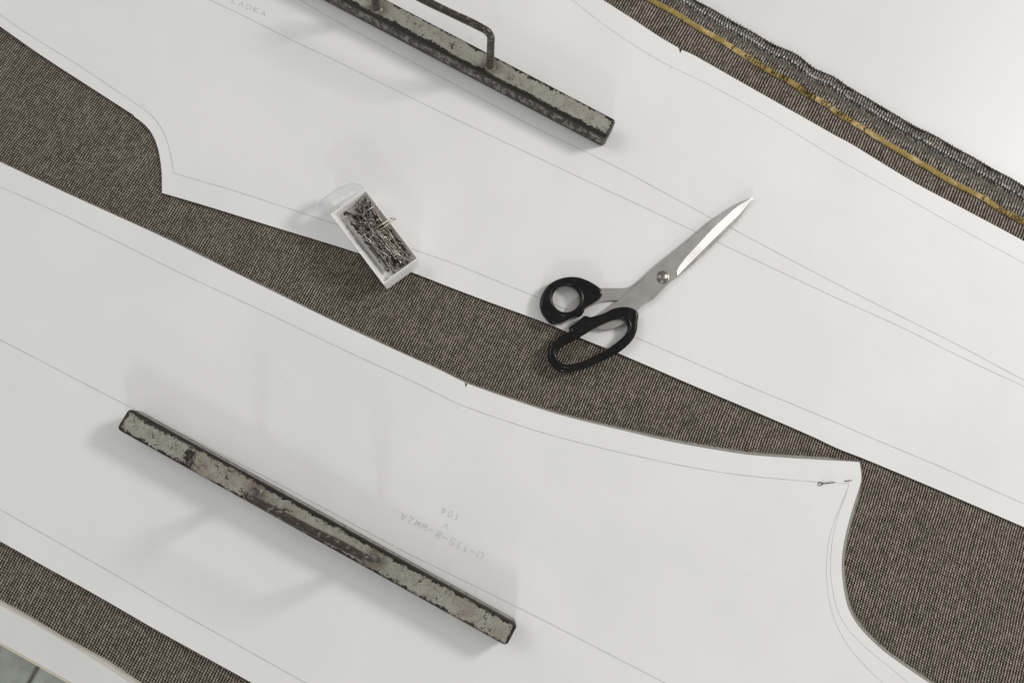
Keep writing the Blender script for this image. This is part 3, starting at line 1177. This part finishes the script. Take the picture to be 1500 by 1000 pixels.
def weight(tl, tr, zbase, handle_px, seed, topw, sidew, patch_x, label, length=None):
    """tl, tr: photo points of the two ends of the top face's centre line; handle_px: base and top of the two posts"""
    zt = zbase + HB
    A, Bq = P(*tl, zt), P(*tr, zt)
    u = (Bq - A).normalized()
    if length:
        A = Bq - u * length
    L = (Bq - A).length
    mid = (A + Bq) / 2
    root = empty('pattern_weight', (mid.x, mid.y, zbase), math.atan2(u.y, u.x))
    tag(root, label, 'weight', 'iron pattern weights with bent rod handles')
    inv = Matrix.Rotation(-root.rotation_euler.z, 3, 'Z')

    def loc(px, py, z):
        return inv @ (P(px, py, z) - Vector(root.location))
    b0, b1 = loc(*handle_px[0], zt), loc(*handle_px[2], zt)
    global HAND_HALF
    HAND_HALF = abs(b1.x - b0.x) / 2
    HAND_MID[seed] = -(b0.x + b1.x) / 2
    b = bmesh.new()
    rv, rh = 0.0036, 0.0017

    def ring_at(ins, z):
        r = max(rv - ins, 0.0006)
        hx, hy = L / 2 - ins - r, BW / 2 - ins - r
        out = []
        for qx, qy, a0_ in ((1, 1, 0), (-1, 1, 90), (-1, -1, 180), (1, -1, 270)):
            for k in range(6):
                a_ = math.radians(a0_ + k * 18)
                out.append(b.verts.new((qx * hx + r * math.cos(a_), qy * hy + r * math.sin(a_), z)))
        return out
    prof = [(0.0012, 0.0), (0.0, 0.0012)]
    prof += [(rh * (1 - math.cos(q)), HB - rh + rh * math.sin(q)) for q in [math.radians(d) for d in (0, 22, 45, 68, 90)]]
    rs = [ring_at(i_, z_) for i_, z_ in prof]
    for p_, q_ in zip(rs, rs[1:]):
        for k in range(len(p_)):
            k2 = (k + 1) % len(p_)
            f_ = b.faces.new((p_[k], p_[k2], q_[k2], q_[k]))
            f_.smooth = True
    b.faces.new(rs[0][::-1])
    b.faces.new(rs[-1])
    for e_ in b.edges:
        if any(len(f_.verts) > 4 for f_ in e_.link_faces):
            e_.smooth = False
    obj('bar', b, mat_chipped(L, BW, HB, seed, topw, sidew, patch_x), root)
    # bent rod
    t0, t1 = loc(*handle_px[1], zt + 0.050), loc(*handle_px[3], zt + 0.050)
    b0 = Vector((b0.x, b0.y, HB - 0.001))
    b1 = Vector((b1.x, b1.y, HB - 0.001))
    rr = 0.009
    path = []

    def fillet(p, c, q):
        d0 = (p - c).normalized()
        d1 = (q - c).normalized()
        s0, s1 = c + d0 * rr, c + d1 * rr
        return [(s0 * (1 - t)**2 + c * 2 * t * (1 - t) + s1 * t * t) for t in [k / 8 for k in range(9)]]
    path = [b0, b0.lerp(t0, .35)] + fillet(b0, t0, t1)
    p_end = fillet(t0, t1, b1)
    for k in range(1, 12):
        w = path[-1].lerp(p_end[0], k / 12) if False else None
    st, en = path[-1], p_end[0]
    for k in range(1, 12):
        q = st.lerp(en, k / 12)
        q = q + Vector((0, 0.0003 * math.sin(k * .55 + seed), 0.0002 * math.sin(k / 12 * math.pi)))
        path.append(q)
    path += p_end + [b1.lerp(t1, .35), b1]
    hb = bmesh.new()
    tube_into(hb, path, lambda t: 0.0033 * (1 + 0.03 * math.sin(t * 40 + seed)), 14)
    obj('handle', hb, M_rod, root, True)
    for k, q in enumerate((b0, b1)):
        wb = bmesh.new()
        lathe_into(wb, [(0.0052, 0.0010), (0.0048, 0.0014), (0.0040, 0.0019), (0.0034, 0.0031)], Vector((q.x, q.y, HB - 0.001)), 18)
        for v in wb.verts:
            v.co += Vector((mnoise.noise(v.co * 400), mnoise.noise(v.co * 400 + Vector((5, 0, 0))), 0)) * 0.0006
        obj('weld_bead', wb, M_rod, root, True)
    return root, L


w2, L2w = weight((179.5, 612.5), (750.5, 930), 0.0074, [(375, 720.5), (359.5, 725.5), (551, 817.5), (542.5, 820.5)], 2, (0.0016, 0.0036), -0.03, -0.118,
                 'grey chipped iron weight lying on the lower paper pattern, beside the pencilled writing')
w1, _ = weight((555.5, 11.0), (896, 189.5), 0.0058, [(552, 13), (543, -38), (718, 98), (719.5, 48)], 1, (0.0040, 0.0016), 0.015, 0.9,
               'grey chipped iron weight on the upper paper pattern, cut off by the top edge', L2w)

# ------------------------------------------------------------------ scissors
sc_root = empty('scissors', P(900, 450, 0.006))
tag(sc_root, 'large tailor scissors with black plastic handles and steel blades, closed, lying across the paper edge', 'scissors')
org = Vector(sc_root.location)


def rel(pts, z):
    return [P(p[0], p[1], z).to_2d() - org.to_2d() for p in pts]


ZB_LO, ZB_UP = 0.0082, 0.0104          # top faces of the lower and the upper blade
zl, zu = ZB_LO - org.z, ZB_UP - org.z

# upper blade: flat face plus ground facet that falls to the cutting edge
spine = [(1103.7, 288.6), (1092, 292.4), (1083, 297), (1072, 304), (1060, 311.8), (1046, 320.9), (1032.5, 332.2), (1012, 349.4), (989.6, 367.2), (968.8, 383.6), (952.8, 397.8), (938.4, 411.8),
         (922.4, 426.4), (906, 439.8), (890, 452), (862, 470)]
facet_in = [(1103.7, 288.6), (1093, 294.6), (1080, 302.8), (1067, 314), (1045, 334), (1020, 361), (1007, 374.5), (996.6, 388), (992.3, 396), (992.4, 403)]
facet_out = [(1103.7, 288.6), (1098, 297), (1083, 314), (1065, 331.5), (1038, 358), (1011, 385), (992.4, 403)]
belly = [(992.4, 403), (987, 408.5), (980, 415), (967, 428), (956.5, 438.6), (952.5, 441), (942, 446.5), (935, 453), (926, 464), (905, 478), (885, 482), (866, 478), (862, 470)]
nF = 26
sp = rel(catmull(spine, 3), ZB_UP)
fi = [q for q in resample([Vector((*p, 0)) for p in rel(catmull(facet_in, 3), ZB_UP)], nF)]
fo = [q for q in resample([Vector((*p, 0)) for p in rel(catmull(facet_out, 3), ZB_UP)], nF)]
be = rel(catmull(belly, 3), ZB_UP)
bm = bmesh.new()
tip = bm.verts.new((fi[0].x, fi[0].y, zu - 0.0001))
V_sp = [tip] + [bm.verts.new((p.x, p.y, zu)) for p in sp[1:]]
V_fi = [tip] + [bm.verts.new((p.x, p.y, zu)) for p in fi[1:]]
V_fo = [tip] + [bm.verts.new((p.x, p.y, zu - 0.20 * (fo[k + 1] - fi[k + 1]).length)) for k, p in enumerate(fo[1:-1])] + [V_fi[-1]]
V_be = [V_fi[-1]] + [bm.verts.new((p.x, p.y, zu)) for p in be[1:-1]] + [V_sp[-1]]
ring = V_sp + V_be[::-1][1:] + V_fi[::-1][1:-1]
cv = [v.co.to_2d() for v in ring]
_vs, _e, tris, orig, _oe, _of = delaunay_2d_cdt(cv, [(i, (i + 1) % len(cv)) for i in range(len(cv))], [], 1, 1e-8)
for t in tris:
    try:
        bm.faces.new([ring[orig[i][0]] for i in t])
    except (ValueError, IndexError):
        pass
facet_faces = []
for k in range(nF - 1):
    vs = [V_fi[k], V_fi[k + 1], V_fo[k + 1], V_fo[k]]
    u2 = []
    for v in vs:
        if v not in u2:
            u2.append(v)
    if len(u2) > 2:
        fc = bm.faces.new(u2)
        fc.material_index = 1
outer = V_sp + V_be[::-1][1:] + V_fo[::-1][1:-1]
low = [bm.verts.new((v.co.x, v.co.y, min(v.co.z - 0.0002, zu - 0.0018))) for v in outer]
for k in range(len(outer)):
    k2 = (k + 1) % len(outer)
    bm.faces.new((outer[k], outer[k2], low[k2], low[k]))
bmesh.ops.recalc_face_normals(bm, faces=bm.faces)
bl = obj('blade', bm, M_blade, sc_root)
bl.data.materials.append(M_edge)
bl['label'] = 'upper steel blade with bright ground edge'

# lower blade: sliver beside the edge, and the shank that runs to the small ring
lower = [(1102.5, 290), (1098, 299.5), (1088, 314.5), (1081, 323.5), (1066, 338), (1038, 366), (1011, 391), (1000, 400), (985, 411), (965, 424), (945, 432), (925, 437),
         (907.5, 439.6), (898, 439.8), (885, 441), (872, 445.5), (858, 452.8), (845, 461), (832, 469.5), (823, 473.5), (826, 464), (840, 440), (862, 425),
         (882, 421.8), (900, 422), (912.6, 421.8), (922.8, 419.6), (935, 412), (960, 392), (1000, 362), (1040, 335), (1070, 311)]
lower_o = curve_solid('blade', rel(catmull(lower, 3, True), ZB_LO), [], zl - 0.0009, 0.0009, 0.00025, M_blade, sc_root, 2)
lower_o['label'] = 'lower blade, a thin grey strip with a curved shank'

# black handles
ring_o = [(807, 472), (800.4, 466), (793.6, 456), (791.2, 444), (794, 431), (802, 418.5), (814, 410), (829, 405.3), (844.6, 405), (858, 408.7), (872, 416), (881, 423.5),
          (882.6, 431), (878.6, 437), (865, 446), (857.5, 450.5), (855.5, 457), (850, 462.5), (840, 463.5), (831, 468), (822, 472), (814, 473.2)]
hc, hr = (829.6, 437.2), (20.6, 20.2)
hole = [(hc[0] + hr[0] * math.cos(a), hc[1] + hr[1] * math.sin(a)) for a in [2 * math.pi * k / 40 for k in range(40)]]
ZH = 0.0155
small = curve_solid('handle', rel(catmull(ring_o, 2.0, True), ZH), [rel(hole, ZH)], ZH - org.z - 0.0050, 0.0050, 0.0023, M_black, sc_root, 6)
small['label'] = 'small round thumb ring'
big_o = [(836, 483), (833.5, 480), (841, 474), (849.7, 468.3), (853, 464.2), (858, 461.6), (865, 463.5), (885.4, 457.8), (899, 451.2), (912.6, 448.6), (924.5, 449.8), (932.5, 454), (935.8, 459),
         (935.0, 470), (933.6, 483.5), (927.5, 497), (916, 509), (902.4, 518.3), (882, 528.6), (861.6, 537), (844.6, 542), (831, 544.4), (820.8, 543.6), (810.6, 536.4),
         (804, 526), (802.8, 516), (805.5, 507), (813, 499), (824, 490)]
big_h = [(815.2, 521), (819, 528.3), (825, 532.8), (834.4, 533.6), (851.4, 530), (868.4, 523), (889, 511.5), (906, 499.5), (917, 489), (921, 479), (918.3, 470.5),
         (911, 466.2), (899, 467.5), (882, 474.5), (861.6, 486), (844.6, 496), (826, 505.5), (817.5, 511.5), (815, 516)]
big = curve_solid('handle', rel(catmull(big_o, 2.0, True), ZH), [rel(catmull(big_h, 2.0, True), ZH)], ZH - org.z - 0.0046, 0.0046, 0.0027, M_black, sc_root, 6)
big['label'] = 'long oval finger grip'

for hp, rr_, dz in ((hole, 0.0021, 0.0), (big_h, 0.0019, 0.0)):
    cc = catmull(hp, 2.0, True)
    w3 = [P(p.x, p.y, ZH) - org + Vector((0, 0, -0.0018)) for p in cc]
    rb = bmesh.new()
    seg = 14
    rings = []
    for i in range(len(w3)):
        t = (w3[(i + 1) % len(w3)] - w3[i - 1]).normalized()
        x = Vector((t.y, -t.x, 0))
        if x.dot(w3[i] - sum(w3, Vector()) / len(w3)) < 0:
            x = -x
        w3c = w3[i] + x * rr_ * 0.85
        rings.append([rb.verts.new(w3c + (x * math.cos(q) * rr_ + Vector((0, 0, 1)) * math.sin(q) * rr_ * 1.25)) for q in [2 * math.pi * k / seg for k in range(seg)]])
    for a_, c_ in zip(rings, rings[1:] + rings[:1]):
        for k in range(seg):
            rb.faces.new((a_[k], a_[(k + 1) % seg], c_[(k + 1) % seg], c_[k]))
    bmesh.ops.recalc_face_normals(rb, faces=rb.faces)
    obj('inner_rim', rb, M_black, sc_root, True)

pv = P(971, 406.3, ZB_UP) - org
b = bmesh.new()
lathe_into(b, [(0.0059, 0.0), (0.0059, 0.0005), (0.0054, 0.0007), (0.0050, 0.0006), (0.0049, 0.0010), (0.0044, 0.0018), (0.0034, 0.0025), (0.0019, 0.0029), (0.0, 0.0030)], pv, 36)
obj('pivot_screw', b, M_screw, sc_root, True)

# ------------------------------------------------------------------ pin box
ZR = 0.0300
ZF = 0.0062
cTL, cTR, cBR, cBL = [P(x, y, ZR) for x, y in ((484, 313.5), (535.5, 277), (613.5, 378), (561, 416.5))]
bc = (cTL + cTR + cBR + cBL) / 4
ul = ((cBL - cTL) + (cBR - cTR)).normalized()          # long way, towards the front end
bx_len = ((cBL - cTL).length + (cBR - cTR).length) / 2
bx_wid = ((cTR - cTL).length + (cBR - cBL).length) / 2
box = empty('pin_box', (bc.x, bc.y, ZF), math.atan2(ul.y, ul.x))
tag(box, 'small open white box full of pins, with clear hanging tab', 'box')
BH = ZR - ZF
WT = 0.0011
bm = bmesh.new()
hl, hw = bx_len / 2, bx_wid / 2


def rect(z, inset, taper=0.0):
    return [bm.verts.new((sx * (hl - inset - taper), sy * (hw - inset - taper), z)) for sx, sy in ((-1, -1), (1, -1), (1, 1), (-1, 1))]


o0, o1 = rect(0, 0, 0.0012), rect(BH, 0)
i1, i0 = rect(BH, WT), rect(0.0105, WT, 0.0012)
for v in (i0[2], i0[3]):
    v.co.y -= 0.0
for v in (o0[1], o0[2]):
    v.co.x = hl + 0.0006
for v in (i0[0], i0[1]):
    v.co.y += 0.0045
bm.faces.new(o0[::-1])
for a, c2 in ((o0, o1), (o1, i1), (i1, i0)):
    for k in range(4):
        k2 = (k + 1) % 4
        bm.faces.new((a[k], a[k2], c2[k2], c2[k]))
bm.faces.new(i0)
bmesh.ops.recalc_face_normals(bm, faces=bm.faces)
bmesh.ops.bevel(bm, geom=[e for e in bm.edges if e.calc_face_angle(0) > .5], offset=0.00035, segments=2, affect='EDGES')
obj('tray', bm, M_card, box)
# clear tab with a hanging slot at the far end
inv = Matrix.Rotation(-box.rotation_euler.z, 3, 'Z')


def bl_(x, y, z):
    return (inv @ (P(x, y, z) - Vector((bc.x, bc.y, 0)))).to_2d()


ZT = 0.0285
tab_o = [(484, 315.5), (475, 314.5), (468.5, 309), (467.6, 301), (473, 292), (489.6, 279.3), (508, 270.5), (521, 268.6), (530, 272.5), (536.5, 279)]
tab_i = [(486, 301), (488.5, 294.5), (499, 287), (508, 284.8), (514, 279.8), (521.5, 279.5), (524, 282), (512, 289), (500, 296), (491, 302)]
o_l = [bl_(*p, ZT) for p in catmull(tab_o, 2)]
i_l = [bl_(*p, ZT) for p in catmull(tab_i, 2, True)]
tv = sheet_ring(o_l, i_l, ZT - ZF, 0.0011)
tab = obj('hang_tab', tv, M_clear, box)

# pins: one mesh per kind, many objects
def pin_mesh(name, ln, mat, hr=0.00102):
    b = bmesh.new()
    tube_into(b, [Vector((-ln / 2, 0, 0)), Vector((ln / 2 - 0.003, 0, 0)), Vector((ln / 2, 0, 0))], lambda t: 0.00038 if t < .9 else 0.00008, 6)
    r0 = len(b.verts)
    bmesh.ops.create_icosphere(b, subdivisions=2, radius=hr, matrix=Matrix.Translation((-ln / 2, 0, 0)))
    me = bpy.data.meshes.new(name)
    b.to_mesh(me)
    b.free()
    me.materials.append(mat)
    for p in me.polygons:
        p.use_smooth = True
    return me


kinds = [pin_mesh('pin', 0.034, M_pin), pin_mesh('pin', 0.034, M_pin_dark), pin_mesh('pin', 0.026, M_pin), pin_mesh('pin', 0.026, M_pin_dark), pin_mesh('pin', 0.034, M_pin_brass)]
rng = random.Random(31)
wl, ww = hl - WT - 0.0024, hw - WT - 0.0024
made = 0
tries = 0
NP = 270
rz0 = box.rotation_euler.z
while made < NP and tries < 6000:
    tries += 1
    k = rng.choices(range(5), (0.6, 5, 0.4, 4, 0.0) if made < NP * .70 else (5, 1, 3, 0.6, 0.35))[0]  # darker steel on the lower pins stands in for shade in the gaps
    ln = (0.034, 0.034, 0.026, 0.026, 0.034)[k]
    ang = rng.gauss(0.12, 0.36 if made < NP * .68 else 0.58) + (math.pi if rng.random() < .5 else 0)
    if rng.random() < 0.12:
        ang = rng.uniform(0, 2 * math.pi)
    x, y = rng.uniform(-wl, wl), rng.uniform(-ww * .9, ww)
    frac = made / NP
    # the heap is lower at the front end, at the back and along the left wall
    hz = 0.0120 + frac * 0.0108 * (1 - 0.45 * abs(x / wl) ** 3) * (1 - 0.25 * max(0, -y / ww))
    dx, dy = math.cos(ang) * ln / 2, math.sin(ang) * ln / 2
    if max(abs(x - dx), abs(x + dx)) > wl or max(abs(y - dy), abs(y + dy)) > ww:
        continue
    if min(y - dy, y + dy) < -ww * 0.62:
        continue
    tilt = rng.gauss(0, 0.10)
    if abs(math.sin(tilt)) * ln / 2 > hz - 0.0112:
        tilt = 0
    o = bpy.data.objects.new('pin', kinds[k])
    col.objects.link(o)
    ca, sa = math.cos(rz0), math.sin(rz0)
    o.location = (bc.x + ca * x - sa * y, bc.y + sa * x + ca * y, ZF + hz + 0.0008)
    o.rotation_euler = (0, tilt, rz0 + ang)
    tag(o, 'steel dressmaking pin lying in the heap inside the white box', 'pin', 'pins heaped in the white box')
    made += 1

# a pin left lying high across the right rim
for (hx, hy, tx, ty) in ((565, 325, 534, 344), (570, 327, 541, 349), (545, 304, 530, 313)):
    a3, b3 = P(hx, hy, 0.0318), P(tx, ty, 0.0290)
    if hx == 545:
        a3, b3 = P(hx, hy, 0.0290), P(tx, ty, 0.0285)
    o = bpy.data.objects.new('pin', pin_mesh('pin', (b3 - a3).length + (0.012 if hx != 545 else 0.008), M_pin_brass if hx != 570 else M_pin))
    col.objects.link(o)
    d3 = (b3 - a3).normalized()
    o.location = (a3 + b3) / 2
    o.rotation_mode = 'QUATERNION'
    o.rotation_quaternion = d3.to_track_quat('X', 'Z')
    tag(o, {565: 'brassy pin leaning on the right rim of the pin box, upper of two', 570: 'bright steel pin leaning on the right rim of the pin box, lower of two',
            545: 'short brassy pin on top of the heap near the tab end of the box'}[hx], 'pin', 'pins on top of the heap')

# the pin that holds the lower pattern
pr = empty('pin', Ps(1222, 706.5, z_low))
tag(pr, 'single pin stuck through the right corner of the lower paper pattern', 'pin')
po = Vector(pr.location)


def pz(x, y, dz):
    q = Ps(x, y, z_low)
    return q + Vector((0, 0, dz)) - po


b = bmesh.new()
tube_into(b, [pz(1206, 707.8, 0.0009), pz(1214, 706.6, 0.0009), pz(1220, 706.2, 0.0006), pz(1224, 706.0, -0.0006), pz(1230, 705.0, -0.0012), pz(1236, 704.6, -0.0006),
              pz(1238, 704.4, 0.0004), pz(1243, 703.8, 0.0006), pz(1248, 703.2, 0.0004)], lambda t: 0.00040 if t < .95 else 0.0002, 6)
obj('shaft', b, M_pin_dark, pr, True)
b = bmesh.new()
lc = pz(1201.2, 708.2, 0.0008)
tube_into(b, [lc + Vector((0.0017 * math.cos(q), 0.0015 * math.sin(q), 0.0003 * math.sin(q * 2))) for q in [2 * math.pi * k / 20 for k in range(21)]], 0.00032, 6)
obj('head_loop', b, M_pin_dark, pr, True)
b = bmesh.new()
bmesh.ops.create_icosphere(b, subdivisions=2, radius=0.0010, matrix=Matrix.Translation(pz(1206, 707.5, 0.0011)))
obj('collar', b, M_pin, pr, True)
